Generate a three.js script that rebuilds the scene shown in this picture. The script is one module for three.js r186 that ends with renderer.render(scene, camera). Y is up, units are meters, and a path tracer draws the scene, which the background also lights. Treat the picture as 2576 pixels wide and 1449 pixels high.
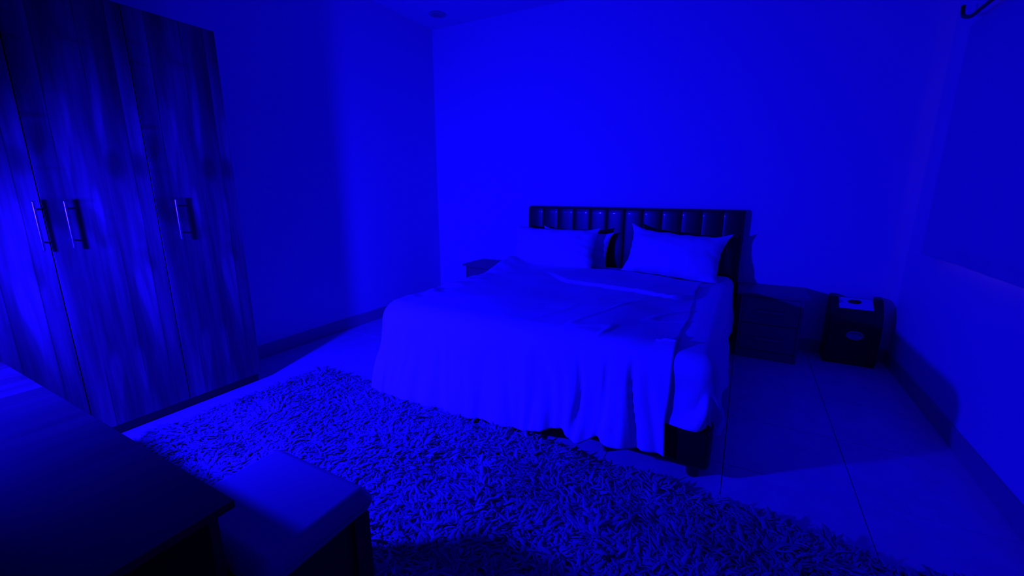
import * as THREE from 'three';
import { RoundedBoxGeometry } from 'three/addons/geometries/RoundedBoxGeometry.js';
import { mergeGeometries, mergeVertices } from 'three/addons/utils/BufferGeometryUtils.js';
import { ImprovedNoise } from 'three/addons/math/ImprovedNoise.js';

/* ------------------------------------------------------------------ camera, light, exposure */
const W = 3.995, H = 2.785, D = 5.4;              // room: left wall x=0, back wall z=0, y up, metres
const scene = new THREE.Scene();
const renderer = new THREE.WebGLRenderer();
renderer.toneMapping = THREE.LinearToneMapping;
renderer.toneMappingExposure = 1.0;
renderer.shadowMap.enabled = true;
const camera = new THREE.PerspectiveCamera(2 * Math.atan(724.5 / 1069) * 180 / Math.PI, 2576 / 1449, 0.05, 60);
{
  const R = Math.PI / 180;
  camera.position.set(3.0, 1.2, 3.81);
  camera.rotation.order = 'YXZ';
  camera.rotation.set(-12.88 * R, 28.5 * R, 0.155 * R);
}
scene.add(camera);
scene.background = new THREE.Color().setRGB(0.55, 0.17, 1.2);      // dusk outside the curtained window
// the one light of the room: a blue LED reflector lamp on a stand, aimed at the bed, just left of the frame
const LAMP = new THREE.Vector3(0.86, 1.09, 3.79), AIM = new THREE.Vector3(1.22, 0.08, 0.95);
const LAMP_COLOR = new THREE.Color().setRGB(0.0027, 0.0009, 1.0);
const flood = new THREE.SpotLight(LAMP_COLOR, 46, 0, 73 * Math.PI / 180, 1, 2);
flood.position.copy(LAMP); flood.target.position.copy(AIM); flood.name = 'flood_light';
flood.castShadow = true; flood.shadow.radius = 2.5; flood.shadow.mapSize.set(2048, 2048); flood.shadow.bias = -0.0004; flood.shadow.camera.near = 0.05; flood.shadow.camera.far = 9;
scene.add(flood, flood.target);

/* ------------------------------------------------------------------ helpers */
let seed = 12345;
const rnd = () => { seed = (seed * 1664525 + 1013904223) >>> 0; return seed / 4294967296; };
const perlin = new ImprovedNoise();
const N = (x, y, z = 0) => perlin.noise(x + 100.3, y + 57.7, z + 31.1);
const smooth = (a, b, x) => { const t = Math.min(1, Math.max(0, (x - a) / (b - a))); return t * t * (3 - 2 * t); };
const clamp = (x, a, b) => Math.min(b, Math.max(a, x));
const lerp = (a, b, t) => a + (b - a) * t;
const names = {};
function numbered(n) { const k = names[n] = (names[n] ?? -1) + 1; return k ? `${n}_${String(k).padStart(3, '0')}` : n; }
function tag(o, label, category, group, kind) {
  if (label) o.userData.label = label;
  if (category) o.userData.category = category;
  if (group) o.userData.group = group;
  if (kind) o.userData.kind = kind;
  return o;
}
function thing(name, label, category, group) {
  const g = new THREE.Group(); g.name = numbered(name); scene.add(g);
  return tag(g, label, category, group);
}
function part(name, geo, mat, parent) {
  const m = new THREE.Mesh(geo, mat); m.name = parent === scene ? numbered(name) : name; parent.add(m); return m;
}
function structure(name, geo, mat, label) {
  const m = part(name, geo, mat, scene); return tag(m, label, null, null, 'structure');
}
function box(x0, x1, y0, y1, z0, z1) {
  const g = new THREE.BoxGeometry(x1 - x0, y1 - y0, z1 - z0);
  g.translate((x0 + x1) / 2, (y0 + y1) / 2, (z0 + z1) / 2); return g;
}
function rbox(x0, x1, y0, y1, z0, z1, r = 0.002, seg = 2) {
  const g = new RoundedBoxGeometry(x1 - x0, y1 - y0, z1 - z0, seg, r);
  g.translate((x0 + x1) / 2, (y0 + y1) / 2, (z0 + z1) / 2); return g;
}
function cyl(x, y, z, r, h, seg = 24, r2 = r) {
  const g = new THREE.CylinderGeometry(r2, r, h, seg); g.translate(x, y, z); return g;
}
function tube(pts, r, seg = 40, rs = 10) {
  return new THREE.TubeGeometry(new THREE.CatmullRomCurve3(pts.map(p => new THREE.Vector3(...p))), seg, r, rs, false);
}
// grid of points P[j][i] -> closed shell of thickness th (offset against the normal)
function shell(P, th) {
  const m = P.length, n = P[0].length, pos = [], idx = [];
  const at = (j, i) => P[clamp(j, 0, m - 1)][clamp(i, 0, n - 1)];
  const nor = [];
  const a = new THREE.Vector3(), b = new THREE.Vector3();
  for (let j = 0; j < m; j++) for (let i = 0; i < n; i++) {
    a.subVectors(at(j, i + 1), at(j, i - 1)); b.subVectors(at(j + 1, i), at(j - 1, i));
    nor.push(new THREE.Vector3().crossVectors(b, a).normalize());
  }
  for (let s = 0; s < 2; s++) for (let j = 0; j < m; j++) for (let i = 0; i < n; i++) {
    const p = P[j][i], q = nor[j * n + i]; pos.push(p.x - q.x * th * s, p.y - q.y * th * s, p.z - q.z * th * s);
  }
  const o = m * n;
  for (let j = 0; j < m - 1; j++) for (let i = 0; i < n - 1; i++) {
    const k = j * n + i;
    idx.push(k, k + n, k + 1, k + 1, k + n, k + n + 1);
    idx.push(o + k, o + k + 1, o + k + n, o + k + 1, o + k + n + 1, o + k + n);
  }
  const rim = (k, l) => idx.push(k, l, o + k, l, o + l, o + k);
  for (let i = 0; i < n - 1; i++) { rim(i, i + 1); rim((m - 1) * n + i + 1, (m - 1) * n + i); }
  for (let j = 0; j < m - 1; j++) { rim((j + 1) * n, j * n); rim(j * n + n - 1, (j + 1) * n + n - 1); }
  const g = new THREE.BufferGeometry();
  g.setAttribute('position', new THREE.Float32BufferAttribute(pos, 3)); g.setIndex(idx); g.computeVertexNormals();
  const uv = []; for (let k = 0; k < pos.length; k += 3) uv.push(pos[k] * 2, pos[k + 2] * 2 + pos[k + 1] * 2);
  g.setAttribute('uv', new THREE.Float32BufferAttribute(uv, 2));
  return g;
}
function dataTex(w, h, f, srgb = true) {
  const d = new Uint8Array(w * h * 4);
  for (let y = 0; y < h; y++) for (let x = 0; x < w; x++) {
    const c = f(x / w, y / h), k = (y * w + x) * 4;
    for (let i = 0; i < 3; i++) {
      let v = clamp(c[i], 0, 1);
      if (srgb) v = v <= 0.0031308 ? v * 12.92 : 1.055 * Math.pow(v, 1 / 2.4) - 0.055;
      d[k + i] = Math.round(v * 255);
    }
    d[k + 3] = 255;
  }
  const t = new THREE.DataTexture(d, w, h); t.magFilter = THREE.LinearFilter; t.minFilter = THREE.LinearMipmapLinearFilter;
  t.generateMipmaps = true; t.wrapS = t.wrapT = THREE.RepeatWrapping; if (srgb) t.colorSpace = THREE.SRGBColorSpace;
  t.needsUpdate = true; return t;
}
const lin = (r, g, b) => new THREE.Color().setRGB(r, g, b);
const std = (o) => new THREE.MeshStandardMaterial(o);
const phys = (o) => new THREE.MeshPhysicalMaterial(o);

/* ------------------------------------------------------------------ materials */
const grainBump = dataTex(256, 256, (u, v) => {
  const t = 0.5 + 0.25 * N(u * 40, v * 40, 1) + 0.25 * N(u * 90, v * 90, 5); return [t, t, t];
}, false);
const wallMat = std({ color: lin(0.78, 0.775, 0.77), roughness: 0.85 });
const ceilMat = std({ color: lin(0.76, 0.76, 0.75), roughness: 0.9 });
const skirtMat = std({ color: lin(0.50, 0.44, 0.36), roughness: 0.35 });
const fabricBump = dataTex(256, 256, (u, v) => {
  const t = 0.5 + 0.25 * Math.sin(u * 256 * Math.PI / 2) * Math.sin(v * 256 * Math.PI / 2) + 0.2 * N(u * 30, v * 30, 9); return [t, t, t];
}, false);
const linenMat = std({ color: lin(0.88, 0.875, 0.87), roughness: 0.95, bumpMap: fabricBump, bumpScale: 0.0004 });
const pillowMat = std({ color: lin(0.85, 0.84, 0.83), roughness: 0.95, bumpMap: fabricBump, bumpScale: 0.0004 });
const mattressMat = std({ color: lin(0.72, 0.71, 0.70), roughness: 0.95 });
const leatherMat = phys({ color: lin(0.022, 0.014, 0.010), roughness: 0.36, clearcoat: 1.0, clearcoatRoughness: 0.05, bumpMap: grainBump, bumpScale: 0.0001 });
const baseLeather = phys({ color: lin(0.016, 0.011, 0.009), roughness: 0.45, bumpMap: grainBump, bumpScale: 0.0003 });
const darkPlastic = std({ color: lin(0.012, 0.012, 0.013), roughness: 0.4 });
const blackMetal = std({ color: lin(0.02, 0.02, 0.022), roughness: 0.4, metalness: 0.7 });
const steel = std({ color: lin(0.62, 0.62, 0.64), roughness: 0.22, metalness: 1 });

// weathered brown plank print of the wardrobe and the dressing table
function woodAt(u, v, sx, sy, off) {
  const x = u * sx, y = v * sy;                              // metres across / along the grain
  const plank = [0, 0.085, 0.235, 0.345, 0.41];
  const wob = x + 0.006 * N(x * 3, y * 1.7, off + 50);
  let p = ((wob % 0.41) + 0.41) % 0.41, k = 0; while (k < 3 && p > plank[k + 1]) k++;
  const edge = Math.min(Math.abs(p - plank[k]), Math.abs(p - plank[k + 1]));
  let t = 0.52 + 0.10 * N(k * 7.3 + off, y * 0.8, 3) + 0.36 * N(x * 8 + k * 5, y * 1.05, off + 1) + 0.20 * N(x * 26, y * 1.9, off + 2) + 0.10 * N(x * 80, y * 4, off + 4) + 0.06 * N(x * 220, y * 9, off + 6);
  t -= 0.20 * smooth(0.25, 0.62, N(x * 7 + k * 3, y * 4.5, off + 8));
  t += 0.16 * smooth(0.22, 0.5, N(x * 20, y * 2.6, off + 12));
  t -= 0.16 * smooth(0.25, 0.6, N(x * 5, y * 22, off + 33)) * smooth(0.0, 0.4, N(x * 3, y * 2, off + 35));
  t *= 1 - 0.85 * smooth(0.0040, 0.0008, edge) * smooth(-0.1, 0.15, N(k * 9.1, y * 1.1, off + 20));
  t = clamp(t, 0.02, 1);
  return [lerp(0.045, 0.50, t * t), lerp(0.031, 0.37, t * t), lerp(0.019, 0.25, t * t)];
}
const woodTexDoor = dataTex(512, 1024, (u, v) => woodAt(u, v, 0.41, 2.0, 2.0));
const woodTexTable = dataTex(1024, 1024, (u, v) => woodAt(u, v, 1.45, 1.4, 40.0).map((c, i) => 0.5 * c + 0.5 * [0.15, 0.105, 0.07][i]));
const doorMat = std({ map: woodTexDoor, roughness: 0.5 });
const tableMat = std({ map: woodTexTable, color: lin(0.34, 0.34, 0.34), roughness: 0.4 });
const edgeWood = std({ color: lin(0.05, 0.034, 0.021), roughness: 0.5 });
const nightMat = std({ color: lin(0.27, 0.23, 0.19), roughness: 0.4 });
const tileTex = dataTex(256, 256, (u, v) => { const t = 0.92 + 0.08 * N(u * 5, v * 5, 3) + 0.04 * N(u * 18, v * 18, 7); return [0.82 * t, 0.79 * t, 0.74 * t]; });
const tileMat = std({ map: tileTex, roughness: 0.24 });
const groutMat = std({ color: lin(0.16, 0.14, 0.11), roughness: 0.9 });

/* ------------------------------------------------------------------ room shell */
const T = 0.16, TABLE_Y = 0.60;
const floor = structure('floor', box(-T, W + T, -0.12, -0.012, -T, D + T), groutMat, 'pale glossy tiled floor');
{
  const p = 0.486, g = 0.0015, x0 = 3.031 - 7 * p, z0 = 1.86 - 4 * p;
  const tg = new RoundedBoxGeometry(p - 2 * g, 0.012, p - 2 * g, 1, 0.0008);
  for (let i = 0; i < 10; i++) for (let j = 0; j < 12; j++) {
    const cx = x0 + (i + 0.5) * p, cz = z0 + (j + 0.5) * p;
    const ax = Math.max(0, cx - p / 2), bx = Math.min(W, cx + p / 2), az = Math.max(0, cz - p / 2), bz = Math.min(D, cz + p / 2);
    if (bx - ax < 0.02 || bz - az < 0.02) continue;
    const full = bx - ax > p - 1e-6 && bz - az > p - 1e-6;
    const m = part('tile', full ? tg : box(-(bx - ax) / 2 + g, (bx - ax) / 2 - g, -0.006, 0.006, -(bz - az) / 2 + g, (bz - az) / 2 - g), tileMat, floor);
    m.position.set((ax + bx) / 2, -0.006, (az + bz) / 2);
  }
}
structure('ceiling', box(-T, W + T, H, H + 0.12, -T, D + T), ceilMat, 'plain white ceiling');
structure('wall_left', box(-T, 0, -0.12, H, -T, D + T), wallMat, 'plain white wall behind the wardrobe');
structure('wall_back', box(0, W, -0.12, H, -T, 0), wallMat, 'plain white wall behind the headboard');
structure('wall_front', box(0, W, -0.12, H, D, D + T), wallMat, 'plain white wall opposite the bed');
const wz0 = 0.62, wz1 = 2.0, wy0 = 0.92, wy1 = 2.02;
structure('wall_right', mergeGeometries([
  box(W, W + T, -0.12, wy0, -T, D + T), box(W, W + T, wy1, H, -T, D + T),
  box(W, W + T, wy0, wy1, -T, wz0), box(W, W + T, wy0, wy1, wz1, D + T)]), wallMat, 'white wall with the curtained window');
const win = structure('window_1', mergeGeometries([
  box(W + 0.06, W + 0.10, wy0, wy0 + 0.05, wz0, wz1), box(W + 0.06, W + 0.10, wy1 - 0.05, wy1, wz0, wz1),
  box(W + 0.06, W + 0.10, wy0, wy1, wz0, wz0 + 0.05), box(W + 0.06, W + 0.10, wy0, wy1, wz1 - 0.05, wz1),
  box(W + 0.06, W + 0.10, wy0, wy1, (wz0 + wz1) / 2 - 0.025, (wz0 + wz1) / 2 + 0.025)]),
  std({ color: lin(0.6, 0.6, 0.6), roughness: 0.4 }), 'window behind the drawn curtain');
{
  const gm = phys({ color: 0xffffff, roughness: 0, transmission: 1, thickness: 0, ior: 1.45 });
  part('pane', box(W + 0.077, W + 0.083, wy0 + 0.05, wy1 - 0.05, wz0 + 0.05, (wz0 + wz1) / 2 - 0.025), gm, win);
  part('pane', box(W + 0.077, W + 0.083, wy0 + 0.05, wy1 - 0.05, (wz0 + wz1) / 2 + 0.025, wz1 - 0.05), gm, win);
}
const SK = 0.098;
structure('baseboard_left', rbox(0.0005, 0.012, 0.0005, SK, 0.002, D - 0.002, 0.002), skirtMat, 'tiled skirting along the wall behind the wardrobe');
structure('baseboard_back', rbox(0.013, W - 0.013, 0.0005, SK, 0.0005, 0.012, 0.002), skirtMat, 'tiled skirting along the wall behind the bed');
structure('baseboard_right', rbox(W - 0.012, W - 0.0005, 0.0005, SK, 0.002, D - 0.002, 0.002), skirtMat, 'tiled skirting under the curtained window');

/* ------------------------------------------------------------------ blue lamp (stands on the table, just outside the frame) */
{
  const t = thing('table_lamp', 'slim black lamp with a round blue reflector standing on the brown table', 'lamp');
  t.position.set(LAMP.x, TABLE_Y + 0.0005, LAMP.z);
  const ly = LAMP.y - TABLE_Y, dir = AIM.clone().sub(LAMP).normalize(), back = dir.clone().multiplyScalar(-0.035);
  part('base', new THREE.LatheGeometry([[0, 0], [0.075, 0], [0.075, 0.010], [0.07, 0.016], [0.012, 0.022], [0, 0.022]].map(p => new THREE.Vector2(...p)), 40), blackMetal, t);
  part('pole', tube([[0, 0.02, 0], [0, ly * 0.4, 0], [back.x * 1.2, ly * 0.75, back.z * 1.2], [back.x * 3, ly - 0.01, back.z * 3]], 0.007, 30, 12), blackMetal, t);
  const head = part('head', new THREE.LatheGeometry([[0.0, -0.10], [0.03, -0.10], [0.035, -0.06], [0.058, -0.025], [0.06, -0.012], [0.056, -0.012], [0.05, -0.022], [0, -0.024]].map(p => new THREE.Vector2(...p)), 40), blackMetal, t);
  head.position.y = ly; head.quaternion.setFromUnitVectors(new THREE.Vector3(0, 1, 0), dir); head.position.addScaledVector(dir, -0.042);
  part('diffuser', cyl(0, -0.019, 0, 0.05, 0.006, 40), std({ color: 0x222233, emissive: LAMP_COLOR, emissiveIntensity: 6, roughness: 0.5 }), head);
}

/* ------------------------------------------------------------------ wardrobe */
{
  const xf = 0.374, z0 = 2.346, dw = 0.4035, top = 2.032, pl = 0.058;
  const t = thing('wardrobe', 'tall brown plank-print wardrobe with bar handles against the left wall', 'wardrobe');
  const z1 = z0 + 3 * dw;
  part('body', mergeGeometries([
    box(0.014, xf - 0.019, pl, top, z0, z0 + 0.016), box(0.014, xf - 0.019, pl, top, z1 - 0.016, z1),
    box(0.014, xf - 0.019, top - 0.016, top, z0 + 0.016, z1 - 0.016), box(0.014, xf - 0.019, pl, pl + 0.016, z0 + 0.016, z1 - 0.016),
    box(0.014, 0.02, pl + 0.016, top - 0.016, z0 + 0.016, z1 - 0.016)]), edgeWood, t);
  part('plinth', box(0.03, xf - 0.035, 0.001, pl, z0 + 0.002, z1 - 0.002), edgeWood, t);
  const dg = rbox(-0.008, 0.008, pl + 0.002, top, -dw / 2 + 0.0018, dw / 2 - 0.0018, 0.0012, 1);
  {  // uv: across the door and up the door
    const p = dg.attributes.position, uv = dg.attributes.uv;
    for (let k = 0; k < p.count; k++) uv.setXY(k, 0.5 - p.getZ(k) / 0.41, p.getY(k) / 2.04);
  }
  const bar = tube([[0, -0.100, 0], [0, 0, 0], [0, 0.100, 0]], 0.0055, 4, 12), post = new THREE.CylinderGeometry(0.004, 0.004, 0.03, 12);
  post.rotateZ(Math.PI / 2);
  [[0.5, 2.672], [1.5, 3.088], [2.5, 3.183]].forEach(([k, hz]) => {
    const d = part('door', dg, doorMat, t); d.position.set(xf - 0.008, 0, z0 + k * dw);
    const zc = hz - (z0 + k * dw), h = part('handle', mergeGeometries([
      bar.clone().translate(0.038, 1.05, zc), post.clone().translate(0.023, 1.118, zc), post.clone().translate(0.023, 0.982, zc),
      new THREE.SphereGeometry(0.0055, 10, 8).translate(0.038, 1.15, zc), new THREE.SphereGeometry(0.0055, 10, 8).translate(0.038, 0.95, zc)].map(g => { const q = g.index ? g.toNonIndexed() : g; return q; })), steel, d);
    tag(h, 'thin brushed steel bar handle');
  });
}

/* ------------------------------------------------------------------ bed: base, legs, headboard of twelve padded channels */
const BX0 = 1.155, BX1 = 3.0;
const bed = thing('bed', 'black leather double bed with a channelled headboard against the back wall', 'bed');
{
  part('base', rbox(BX0 + 0.03, BX1 - 0.022, 0.045, 0.275, 0.10, 2.055, 0.03, 4), baseLeather, bed);
  for (const [x, z] of [[BX0 + 0.1, 1.99], [BX1 - 0.085, 2.005], [BX0 + 0.1, 0.2], [BX1 - 0.085, 0.2], [(BX0 + BX1) / 2, 1.0]])
    part('leg', cyl(x, 0.0235, z, 0.024, 0.046, 20, 0.03), darkPlastic, bed);
  const hb = part('headboard', rbox(BX0 + 0.004, BX1 - 0.004, 0.06, 1.045, 0.013, 0.030, 0.006), baseLeather, bed);
  const n = 12, cw = (BX1 - BX0) / n, y0 = 0.22, y1 = 1.063, nu = 36, nv = 60;
  const P = [];
  for (let j = 0; j <= nv; j++) {
    const row = [];
    const s = j / nv;                                          // up the front, then over the rounded top to the back
    for (let i = 0; i <= nu; i++) {
      const u = -1 + 2 * i / nu, x = u * cw / 2, puff = Math.pow(Math.max(0, 1 - Math.pow(Math.abs(u), 5)), 0.6);
      const depth = 0.050 + 0.005 * puff + 0.003 * (1 - u * u), r = 0.030 - 0.003 * (1 - puff), yt = y1 - 0.003 * (1 - puff);
      const Lf = yt - r - y0, La = r * Math.PI / 2, Lb = Math.max(0.001, depth - r), tot = Lf + La + Lb;
      const a = s < 0.4 ? s / 0.4 * (Lf - 0.06) : Lf - 0.06 + (s - 0.4) / 0.6 * (tot - Lf + 0.06);
      let y, z;
      if (a < Lf) { y = y0 + a; z = depth - 0.00225 * Math.pow(clamp((y - (yt - r - 0.03)) / 0.03, 0, 1), 2); }
      else if (a < Lf + La) { const th = (a - Lf) / r; y = yt - r + r * Math.sin(th); z = depth - 0.00225 - r * (1 - Math.cos(th)); }
      else { y = yt; z = depth - 0.00225 - r - (a - Lf - La); }
      row.push(new THREE.Vector3(x, y, z + 0.022));
    }
    P.push(row);
  }
  const g = shell(P.map(r => r.slice().reverse()), 0.004);
  for (let k = 0; k < n; k++) { const c = part('channel', g, leatherMat, hb); c.position.x = BX0 + (k + 0.5) * cw; }
}

/* ------------------------------------------------------------------ mattress and bed linen */
const MX0 = 1.185, MX1 = 2.968, MZ0 = 0.135, MZ1 = 2.045, MT = 0.535;
tag(part('mattress', rbox(MX0, MX1, 0.276, MT, MZ0, MZ1, 0.05, 4), mattressMat, scene), 'thick mattress on the black bed base', 'mattress');

// lay a rectangular cloth over the mattress: s runs across (x), t along (z); beyond the edges it bends over and hangs
function drape({ s0, s1, t0, t1, y, r, flare, ns, nt, fold, lift, th, floorY = 0.012, X0 = MX0, X1 = MX1, Z0 = -5, Z1 = MZ1 }) {
  const P = [];
  for (let j = 0; j <= nt; j++) {
    const row = [];
    for (let i = 0; i <= ns; i++) {
      const a = i / ns, b = j / nt, s = lerp(typeof s0 === 'function' ? s0(b) : s0, typeof s1 === 'function' ? s1(b) : s1, a);
      const t = lerp(typeof t0 === 'function' ? t0(s) : t0, typeof t1 === 'function' ? t1(s) : t1, b);
      const cx = clamp(s, X0 + r, X1 - r), cz = clamp(t, Z0 + r, Z1 - r), dx = s - cx, dz = t - cz;
      const e = Math.pow(Math.pow(Math.abs(dx), 4) + Math.pow(Math.abs(dz), 4), 0.25);
      let px = s, py = y, pz = t;
      if (e > 1e-6) {
        const l = Math.hypot(dx, dz), ux = dx / l, uz = dz / l, q = r * Math.PI / 2;
        let out, down;
        if (e < q) { out = r * Math.sin(e / r); down = r * (1 - Math.cos(e / r)); }
        else { out = r + flare * (e - q); down = r + (e - q); }
        const f = fold(s, t, down, ux, uz); out += f;
        py = y - down;
        const fy = floorY + 0.006 * (1 + N(s * 6, t * 6));
        if (py < fy) { out += (fy - py) * 0.55; py = fy + 0.01 * Math.max(0, N(s * 14, t * 9)); }
        px = cx + ux * out; pz = cz + uz * out;
      }
      py += lift(s, t, e);
      row.push(new THREE.Vector3(px, py, pz));
    }
    P.push(row);
  }
  return shell(P, th);
}
{
  // under sheet: covers the mattress, hangs over the right side and the right foot corner
  const g = drape({
    s0: MX0 + 0.02, s1: (b) => MX1 + 0.30 + 0.05 * N(b * 4, 2) - 0.06 * smooth(0.15, 0.0, b), t0: MZ0 + 0.01, t1: (s) => MZ1 + 0.265 + 0.015 * Math.sin((s - 2.7) * 9),
    y: MT + 0.008, r: 0.07, flare: 0.04, ns: 120, nt: 150, th: 0.004, X0: MX0 - 0.01, X1: MX1 + 0.008, Z1: MZ1 + 0.012,
    fold: (s, t, d) => {
      const k = smooth(0.02, 0.28, d);
      return (0.15 + 0.85 * smooth(2.72, 2.86, s)) * k * (0.026 * N(t * 5.2, 3.1, d * 2) + 0.018 * N(s * 9, t * 11, 1.7) + 0.028 * smooth(0.12, 0.02, Math.abs(t + s - 5.02 - 0.23)) * smooth(0.1, 0.22, d) * smooth(0.34, 0.24, d)) + 0.006 * k;
    },
    lift: (s, t, e) => (0.003 * Math.max(0, N(s * 7, t * 9, 4)) + 0.007 * smooth(2.78, 2.86, s)) * smooth(0.10, 0.0, e),
  });
  tag(part('bed_sheet', g, linenMat, scene), 'white sheet on the mattress hanging over the nightstand side', 'sheet');
}
{
  // duvet cover: hangs to the rug at the foot and over the wardrobe side
  const hem = (s) => {                                        // hanging length at the foot
    let h = 0.535;
    h -= 0.055 * smooth(2.10, 2.36, s); h += 0.03 * smooth(0.09, 0.0, Math.abs(s - 2.43)); h -= 0.012 * smooth(0.08, 0, Math.abs(s - 2.52));
    return MZ1 + h - 0.02;
  };
  const line = (s) => 1.04 + 0.10 * smooth(1.7, 2.75, s) - 0.22 * smooth(2.66, 2.86, s) + 0.01 * N(s * 5, 1.3) - 0.35 * smooth(2.0, 1.5, s);
  const g = drape({
    s0: MX0 - 0.49, s1: (b) => 2.80 - 0.03 * smooth(0.7, 0.0, b) + 0.012 * N(b * 7, 4), t0: (s) => 0.50 + 0.05 * N(s * 3, 5) + 0.10 * smooth(2.3, 2.7, s), t1: hem,
    y: MT + 0.036, r: 0.125, flare: 0.05, ns: 230, nt: 250, th: 0.008, X0: MX0 - 0.05, X1: 9, Z1: MZ1 + 0.045, floorY: 0.035,
    fold: (s, t, d, ux, uz) => {
      const k = smooth(0.05, 0.50, d), right = smooth(1.9, 2.6, s), along = uz > 0.5 ? s : t;
      const w = along + 0.06 * N(s * 2.5, d * 2.2, 3) + 0.10 * right * (0.5 - d);
      let f = k * (0.8 + 0.8 * right) * (0.032 * N(w * 8.5, d * 0.9, 7) + 0.018 * N(w * 19, d * 1.4, 2));
      const c = Math.abs(N(w * 6.2, d * 0.7, 14)); f -= 0.015 * smooth(0.16, 0.0, c) * smooth(0.03, 0.2, d) * (0.3 + right);
      f += 0.05 * smooth(2.4, 1.3, s) * smooth(0.2, 0.55, d) * (uz > 0.3 ? 1 : 0.3);
      f += 0.03 * smooth(0.3, 0.52, d) * right * smooth(0.10, 0.02, Math.abs(s - 2.43 + (0.5 - d) * -0.6));
      f = Math.max(f, -0.016 - 0.01 * right) - 0.022 * smooth(2.55, 2.8, s) * (uz > 0.5 ? 1 : 0);
      return f + 0.016 * k;
    },
    lift: (s, t, e) => {
      const flat = e < 1e-6 ? 1 : smooth(0.12, 0.0, e);
      const fl = smooth(0.012, -0.012, t - line(s)) * smooth(1.55, 1.95, s) * 0.020;
      const right = smooth(1.9, 2.6, s);
      const a1 = s * 0.8 + t * 0.6, a2 = t * 0.8 - s * 0.6, c = Math.abs(N(a1 * 5.2, a2 * 1.3, 21));
      return flat * (fl + 0.010 * N(s * 3, t * 3, 11) + (0.003 + 0.004 * right) * N(a1 * 10, a2 * 4, 12) + 0.007 * smooth(0.08, 0.0, c) * (0.15 + 0.85 * right) * smooth(0.6, 1.2, t) - 0.022 * smooth(2.45, 2.79, s) * (1 - 0.6 * smooth(1.75, 1.98, t))
        + 0.085 * smooth(0.32, 0.0, Math.hypot((s - 1.20) * 1.1, (t - 0.62) * 0.8)) + 0.015 * smooth(0.2, 0, Math.abs(s - 1.25)) * N(t * 9, s * 9, 6));
    },
  });
  tag(part('duvet', g, linenMat, scene), 'rumpled white duvet cover spread over the bed down to the rug', 'duvet');
}

/* ------------------------------------------------------------------ pillows */
function pillowGeometry(w, h, th, sd, ears) {
  const n = 44, m = 32, top = [], bot = [];
  for (let j = 0; j <= m; j++) {
    const rt = [], rb = [];
    for (let i = 0; i <= n; i++) {
      const u = -1 + 2 * i / n, v = -1 + 2 * j / m;
      const au = Math.abs(u), av = Math.abs(v);
      let x = w / 2 * u * (1 - 0.055 * (1 - v * v)), y = h / 2 * v * (1 - 0.10 * (1 - u * u));
      const ear = Math.pow(au * av, 6) * ears; x *= 1 + ear * 0.05; y *= 1 + ear * 0.10;
      const prof = Math.pow(Math.max(0, 1 - Math.pow(au, 3.2)), 0.62) * Math.pow(Math.max(0, 1 - Math.pow(av, 2.6)), 0.62);
      const wr = 0.010 * N(u * 3 + sd, v * 3, sd) * (0.3 + au) + 0.006 * N(u * 8, v * 6, sd + 3) * smooth(0.4, 0.95, Math.max(au, av));
      const edge = 0.010 * N(u * 4 + sd, v * 4, sd + 9) * Math.max(au, av);
      x += 0.008 * N(v * 4, sd, 1) * au; y += 0.010 * N(u * 4, sd, 2) * av;
      rt.push(new THREE.Vector3(x, y, th * prof * 0.62 + wr * Math.min(1, prof * 3) + 0.003 + edge));
      rb.push(new THREE.Vector3(x, y, -th * prof * 0.38 - 0.003 + edge));
    }
    top.push(rt); bot.push(rb);
  }
  const pos = [], idx = [], N1 = n + 1;
  for (const G of [top, bot]) for (const r of G) for (const p of r) pos.push(p.x, p.y, p.z);
  const o = (m + 1) * N1;
  for (let j = 0; j < m; j++) for (let i = 0; i < n; i++) {
    const k = j * N1 + i;
    idx.push(k, k + 1, k + N1, k + 1, k + N1 + 1, k + N1, o + k, o + k + N1, o + k + 1, o + k + 1, o + k + N1, o + k + N1 + 1);
  }
  const rim = (a, b) => idx.push(a, o + a, b, b, o + a, o + b);
  for (let i = 0; i < n; i++) { rim(i, i + 1); rim(m * N1 + i + 1, m * N1 + i); }
  for (let j = 0; j < m; j++) { rim((j + 1) * N1, j * N1); rim(j * N1 + n, (j + 1) * N1 + n); }
  const g = new THREE.BufferGeometry(); g.setAttribute('position', new THREE.Float32BufferAttribute(pos, 3));
  const uv = []; for (let k = 0; k < pos.length; k += 3) uv.push(pos[k] * 2, pos[k + 1] * 2);
  g.setAttribute('uv', new THREE.Float32BufferAttribute(uv, 2)); g.setIndex(idx); g.computeVertexNormals(); return g;
}
function pillow(label, w, h, th, sd, [x, y, z], lean, roll, turn, ears = 1) {
  const p = part('pillow', pillowGeometry(w, h, th, sd, ears), pillowMat, scene);
  p.rotation.order = 'YXZ'; p.rotation.set(-lean, turn, roll); p.position.set(x, y, z);
  return tag(p, label, 'pillow', 'white pillows leaning on the headboard');
}
pillow('white pillow with a pointed corner leaning on the headboard nearer the box appliance', 0.70, 0.385, 0.19, 4.2, [2.535, 0.715, 0.345], 0.50, -0.075, -0.04, 1.8);
pillow('front white pillow of the overlapping pair leaning on the headboard', 0.75, 0.385, 0.18, 1.1, [1.555, 0.712, 0.405], 0.48, 0.0, 0.06, 0.8);
pillow('white pillow mostly hidden behind another pillow', 0.62, 0.32, 0.10, 8.5, [1.68, 0.695, 0.205], 0.22, -0.05, 0.0, 1.4);

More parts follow.
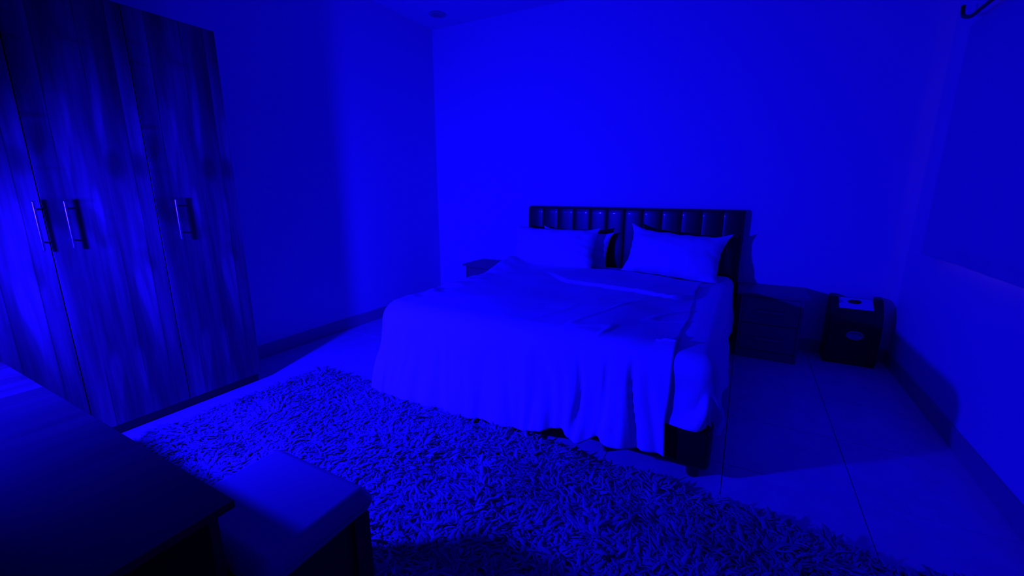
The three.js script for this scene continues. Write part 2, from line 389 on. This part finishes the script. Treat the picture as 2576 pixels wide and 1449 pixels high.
/* ------------------------------------------------------------------ nightstands */
function nightstand(x0, x1, label) {
  const t = thing('nightstand', label, 'nightstand', 'dark nightstands beside the bed');
  const zf = 0.372, b0 = x0 + 0.028, b1 = x1 - 0.028;
  part('top', rbox(x0, x1, 0.476, 0.494, 0.014, 0.392, 0.002), nightMat, t);
  part('body', mergeGeometries([
    box(b0, b0 + 0.016, 0.001, 0.476, 0.02, zf), box(b1 - 0.016, b1, 0.001, 0.476, 0.02, zf),
    box(b0 + 0.016, b1 - 0.016, 0.03, 0.476, 0.02, 0.026), box(b0 + 0.016, b1 - 0.016, 0.001, 0.062, 0.03, zf - 0.006), box(b0 + 0.016, b1 - 0.016, 0.46, 0.476, 0.026, zf - 0.006)]), nightMat, t);
  for (const [a, b] of [[0.066, 0.262], [0.266, 0.458]]) {
    const d = part('drawer', rbox(b0 + 0.018, b1 - 0.018, a, b, 0.05, zf - 0.002, 0.002), nightMat, t);
    const hy = (a + b) / 2 - (a < 0.1 ? 0.005 : 0.0), cx = (b0 + b1) / 2;
    tag(part('handle', mergeGeometries([rbox(cx - 0.085, cx + 0.085, hy - 0.006, hy + 0.006, zf + 0.012, zf + 0.02, 0.002),
      rbox(cx - 0.075, cx - 0.065, hy - 0.004, hy + 0.004, zf - 0.003, zf + 0.014, 0.001), rbox(cx + 0.065, cx + 0.075, hy - 0.004, hy + 0.004, zf - 0.003, zf + 0.014, 0.001)]), std({ color: lin(0.30, 0.29, 0.28), roughness: 0.4 }), d), 'dull grey bar handle');
  }
  return t;
}
nightstand(3.008, 3.448, 'dark wood nightstand with two drawers between the bed and the box appliance');
nightstand(0.585, 1.03, 'dark wood nightstand in the corner half hidden behind the bed');

/* ------------------------------------------------------------------ boxy appliance in the corner */
{
  const t = thing('appliance', 'dark boxy floor appliance with a pale top plate and oval badge in the corner', 'appliance');
  const x0 = 3.60, x1 = 3.90;
  const side = (pts, a, b, bev = 0.006) => {
    const s = new THREE.Shape(pts.map(([z, y]) => new THREE.Vector2(-z, y)));
    const g = new THREE.ExtrudeGeometry(s, { depth: b - a - 2 * bev, bevelEnabled: true, bevelSize: bev, bevelThickness: bev, bevelSegments: 3, curveSegments: 6 });
    g.rotateY(Math.PI / 2); g.translate(a + bev, 0, 0); return g;                 // shape x = -z, extruded along x
  };
  const inner = [[0.03, 0.012], [0.182, 0.012], [0.190, 0.315], [0.140, 0.392], [0.055, 0.452], [0.03, 0.452]];
  const outer = [[0.025, 0.008], [0.175, 0.008], [0.186, 0.03], [0.190, 0.30], [0.160, 0.375], [0.085, 0.462], [0.03, 0.468]];
  part('body', side(inner, x0 + 0.03, x1 - 0.03, 0.004), darkPlastic, t);
  part('side_panel', side(outer, x0, x0 + 0.045, 0.008), darkPlastic, t);
  part('side_panel', side(outer, x1 - 0.045, x1, 0.008), darkPlastic, t);
  const a = Math.atan2(0.06, 0.085);
  const plate = part('top_plate', rbox(-0.098, 0.098, -0.003, 0.003, -0.052, 0.052, 0.002), std({ color: lin(0.82, 0.82, 0.80), roughness: 0.5 }), t);
  plate.position.set((x0 + x1) / 2, 0.429, 0.0995); plate.rotation.x = a; tag(plate, 'pale top plate');
  const dish = part('dish', new THREE.LatheGeometry([[0, 0.0005], [0.028, 0.0008], [0.032, 0.004], [0.035, 0.004], [0.036, 0]].map(p => new THREE.Vector2(...p)), 32), darkPlastic, plate);
  dish.position.set(-0.008, 0.0028, -0.012); dish.scale.set(1.1, 1, 0.5);
  const knob = part('knob', cyl(0, 0.006, 0, 0.008, 0.012, 16), darkPlastic, plate); knob.position.set(0.012, 0.003, -0.016);
  const pale = std({ color: lin(0.50, 0.50, 0.49), roughness: 0.4 });
  const bg = new THREE.CylinderGeometry(1, 1, 0.006, 40); bg.rotateX(Math.PI / 2); bg.scale(0.050, 0.032, 1);
  const badge = part('badge', bg, pale, t); badge.position.set(3.757, 0.222, 0.195); tag(badge, 'pale oval badge');
  const rg = new THREE.TorusGeometry(0.046, 0.003, 8, 40); rg.scale(1, 0.63, 1);
  part('rim', rg, pale, badge).position.z = 0.003;
  part('slot', rbox(-0.03, 0.028, 0.013, 0.018, 0.001, 0.0045, 0.001), darkPlastic, badge);
  const dot = new THREE.CylinderGeometry(0.005, 0.005, 0.004, 16); dot.rotateX(Math.PI / 2);
  part('dot', dot, darkPlastic, badge).position.set(0.03, 0.006, 0.003);
  for (const x of [x0 + 0.03, x1 - 0.03]) for (const z of [0.05, 0.155]) part('foot', cyl(x, 0.006, z, 0.012, 0.011, 16), darkPlastic, t);
}

/* ------------------------------------------------------------------ dressing table and stool in the foreground */
{
  const t = thing('dressing_table', 'brown plank-print table with a thin top in front of the wardrobe', 'table');
  const x0 = 0.72, x1 = 2.168, z0 = 3.432, z1 = 4.45, y1 = TABLE_Y;
  const tg = rbox(x0, x1, y1 - 0.017, y1, z0, z1, 0.0012, 1), p = tg.attributes.position, uv = tg.attributes.uv;
  for (let k = 0; k < p.count; k++) uv.setXY(k, (p.getX(k) - x0) / 1.45, (p.getZ(k) - z0) / 1.4);
  part('top', tg, tableMat, t);
  part('side_panel', rbox(x0 + 0.03, x1 - 0.05, 0.002, y1 - 0.017, z0 + 0.012, z0 + 0.03, 0.001, 1), edgeWood, t);
  part('side_panel', rbox(x0 + 0.03, x1 - 0.05, 0.002, y1 - 0.017, z1 - 0.03, z1 - 0.012, 0.001, 1), edgeWood, t);
  part('back_panel', rbox(x0 + 0.045, x0 + 0.061, 0.25, y1 - 0.017, z0 + 0.03, z1 - 0.03, 0.001, 1), edgeWood, t);
  part('front_rail', rbox(x1 - 0.25, x1 - 0.234, y1 - 0.117, y1 - 0.017, z0 + 0.03, z1 - 0.03, 0.001, 1), edgeWood, t);
}
{
  const t = thing('stool', 'padded square stool with a pale seat beside the table end', 'stool');
  t.position.set(2.008, 0, 3.272);
  const g = new RoundedBoxGeometry(0.41, 0.075, 0.315, 10, 0.036), p = g.attributes.position;
  for (let k = 0; k < p.count; k++) { const x = p.getX(k) / 0.205, z = p.getZ(k) / 0.1575, y = p.getY(k);
    const puff = Math.max(0, 1 - x * x) * Math.max(0, 1 - z * z); if (y > 0) p.setY(k, y - 0.016 + 0.032 * Math.pow(puff, 0.45)); }
  const gg = mergeVertices(g); gg.computeVertexNormals();
  const seat = part('seat', gg, std({ color: lin(0.42, 0.38, 0.33), roughness: 0.7, bumpMap: grainBump, bumpScale: 0.0002 }), t); seat.position.y = 0.402;
  tag(seat, 'pale padded seat cushion');
  for (const [sx, sz] of [[-1, -1], [1, -1], [-1, 1], [1, 1]])
    part('leg', rbox(sx * 0.165 - 0.025, sx * 0.165 + 0.025, 0.052, 0.364, sz * 0.115 - 0.025, sz * 0.115 + 0.025, 0.003), edgeWood, t);
  part('apron', mergeGeometries([rbox(-0.14, 0.14, 0.20, 0.364, -0.132, -0.114, 0.002), rbox(-0.14, 0.14, 0.20, 0.364, 0.114, 0.132, 0.002),
    rbox(-0.178, -0.16, 0.20, 0.364, -0.09, 0.09, 0.002), rbox(0.16, 0.178, 0.20, 0.364, -0.09, 0.09, 0.002)]), edgeWood, t);
}

/* ------------------------------------------------------------------ shag rug */
{
  const rug = thing('shag_rug', 'thick pale grey shag rug on the floor at the foot of the bed', 'rug');
  const L = 3.3, B = 1.26, ang = -0.052;
  rug.position.set(0.60, 0, 2.085); rug.rotation.y = ang;
  part('backing', rbox(0, L, 0.001, 0.012, 0, B, 0.005), std({ color: lin(0.10, 0.09, 0.08), roughness: 1 }), rug);
  const yarn = std({ color: 0xffffff, roughness: 0.95 });
  const V = 12, per = 2700;
  const mtx = new THREE.Matrix4(), q = new THREE.Quaternion(), e = new THREE.Euler(), col = new THREE.Color();
  for (let v = 0; v < V; v++) {
    const geos = [];
    const az0 = (rnd() - 0.5) * 0.6;
    for (let k = 0; k < 9; k++) {
      const az = az0 + (rnd() - 0.5) * 2.0, lean = 0.7 + rnd() * 0.9, len = 0.045 + rnd() * 0.028, curl = (rnd() - 0.5) * 3.4, x0 = (rnd() - 0.5) * 0.016, z0 = (rnd() - 0.5) * 0.016;
      const pts = []; let x = x0, y = 0, z = z0, a = az, b = lean * 0.4;
      for (let s = 0; s <= 5; s++) {
        pts.push(new THREE.Vector3(x, y, z)); const st = len / 5;
        x += Math.sin(b) * Math.cos(a) * st; z += Math.sin(b) * Math.sin(a) * st; y += Math.cos(b) * st;
        b = Math.min(1.75, b + lean * 0.33); a += curl * 0.25;
      }
      const g = new THREE.TubeGeometry(new THREE.CatmullRomCurve3(pts), 5, 1, 4, false);
      const P = g.attributes.position, c = new THREE.Vector3(), w = 0.0024 + rnd() * rnd() * 0.0042;
      const crv = new THREE.CatmullRomCurve3(pts);
      for (let r = 0; r <= 5; r++) { crv.getPointAt(r / 5, c); const rr = w * (0.7 + 0.5 * Math.sin(Math.PI * (0.15 + 0.75 * r / 5))) * (r === 5 ? 0.25 : 1);
        for (let h = 0; h <= 4; h++) { const i = r * 5 + h; P.setXYZ(i, c.x + (P.getX(i) - c.x) * rr, c.y + (P.getY(i) - c.y) * rr * 0.7, c.z + (P.getZ(i) - c.z) * rr); } }
      g.computeVertexNormals(); geos.push(g);
    }
    const im = new THREE.InstancedMesh(mergeGeometries(geos), yarn, per); im.name = 'pile'; im.userData.kind = 'stuff';
    for (let k = 0; k < per; k++) {
      const x = 0.012 + rnd() * (L - 0.024), z = 0.012 + rnd() * (B - 0.024);
      const clump = N(x * 7, z * 7, 2), s = 1.0 + rnd() * 0.5 + 0.35 * clump;
      e.set((rnd() - 0.5) * 0.3, 5.5 * N(x * 3.2, z * 3.2, 40) + 1.2 + (rnd() - 0.5) * 2.6, (rnd() - 0.5) * 0.3); q.setFromEuler(e);
      mtx.compose(new THREE.Vector3(x, 0.010, z), q, new THREE.Vector3(s * 1.08, s * (0.55 + 0.25 * rnd()), s * 1.08)); im.setMatrixAt(k, mtx);
      const t = 0.62 + 0.3 * rnd() + 0.25 * N(x * 4, z * 4, 8);
      col.setRGB(0.50 * t, 0.46 * t, 0.41 * t); im.setColorAt(k, col);
    }
    rug.add(im);
  }
}

/* ------------------------------------------------------------------ curtain, curtain rod, ceiling fitting */
{
  const rx = W - 0.08, rod = thing('curtain_rod', 'dark iron curtain rod with an upturned tip high on the right wall', 'curtain rod');
  part('pole', tube([[rx, 2.09, 2.3], [rx, 2.09, 1.5], [rx, 2.09, 0.6], [rx, 2.09, 0.515], [rx, 2.105, 0.45], [rx, 2.133, 0.385], [rx, 2.16, 0.368], [rx, 2.186, 0.362]], 0.0095, 90, 12), blackMetal, rod);
  for (const z of [0.85, 2.15]) part('bracket', mergeGeometries([rbox(rx - 0.006, W - 0.006, 2.072, 2.082, z - 0.008, z + 0.008, 0.002), rbox(W - 0.0075, W - 0.0005, 2.04, 2.11, z - 0.018, z + 0.018, 0.002)]), blackMetal, rod);
  const P = [], nz = 120, ny = 60;
  for (let j = 0; j <= ny; j++) {
    const row = [];
    for (let i = 0; i <= nz; i++) {
      const v = j / ny, y = lerp(2.078, 0.835, v), z = lerp(0.38, 2.25, i / nz);
      const inward = 0.022 * Math.pow(smooth(0.90, 1.0, v), 1.4) * smooth(0.43, 0.9, z);
      const x = rx + 0.042 + 0.005 * N(z * 6, 2 + v * 0.4) * (0.4 + v) + inward;
      row.push(new THREE.Vector3(x, y, z));
    }
    P.push(row);
  }
  tag(part('curtain', shell(P, 0.003), std({ color: lin(0.66, 0.65, 0.64), roughness: 0.95 }), scene), 'plain pale curtain drawn flat over the window on the right wall', 'curtain');
}
{
  const t = thing('downlight', 'small round unlit ceiling fitting near the corner of the room', 'ceiling light');
  t.position.set(0.30, H, 0.29); t.rotation.x = Math.PI;
  const m = std({ color: lin(0.45, 0.45, 0.44), roughness: 0.5 });
  part('trim_ring', new THREE.LatheGeometry([[0.05, 0.001], [0.078, 0.001], [0.075, 0.006], [0.056, 0.01], [0.05, 0.006], [0.05, 0.001]].map(p => new THREE.Vector2(...p)), 40), m, t);
  part('lens', cyl(0, 0.003, 0, 0.05, 0.004, 32), std({ color: lin(0.3, 0.3, 0.3), roughness: 0.3 }), t);
}

scene.traverse(o => { if (o.isMesh) { o.castShadow = true; o.receiveShadow = true; } });
renderer.render(scene, camera);
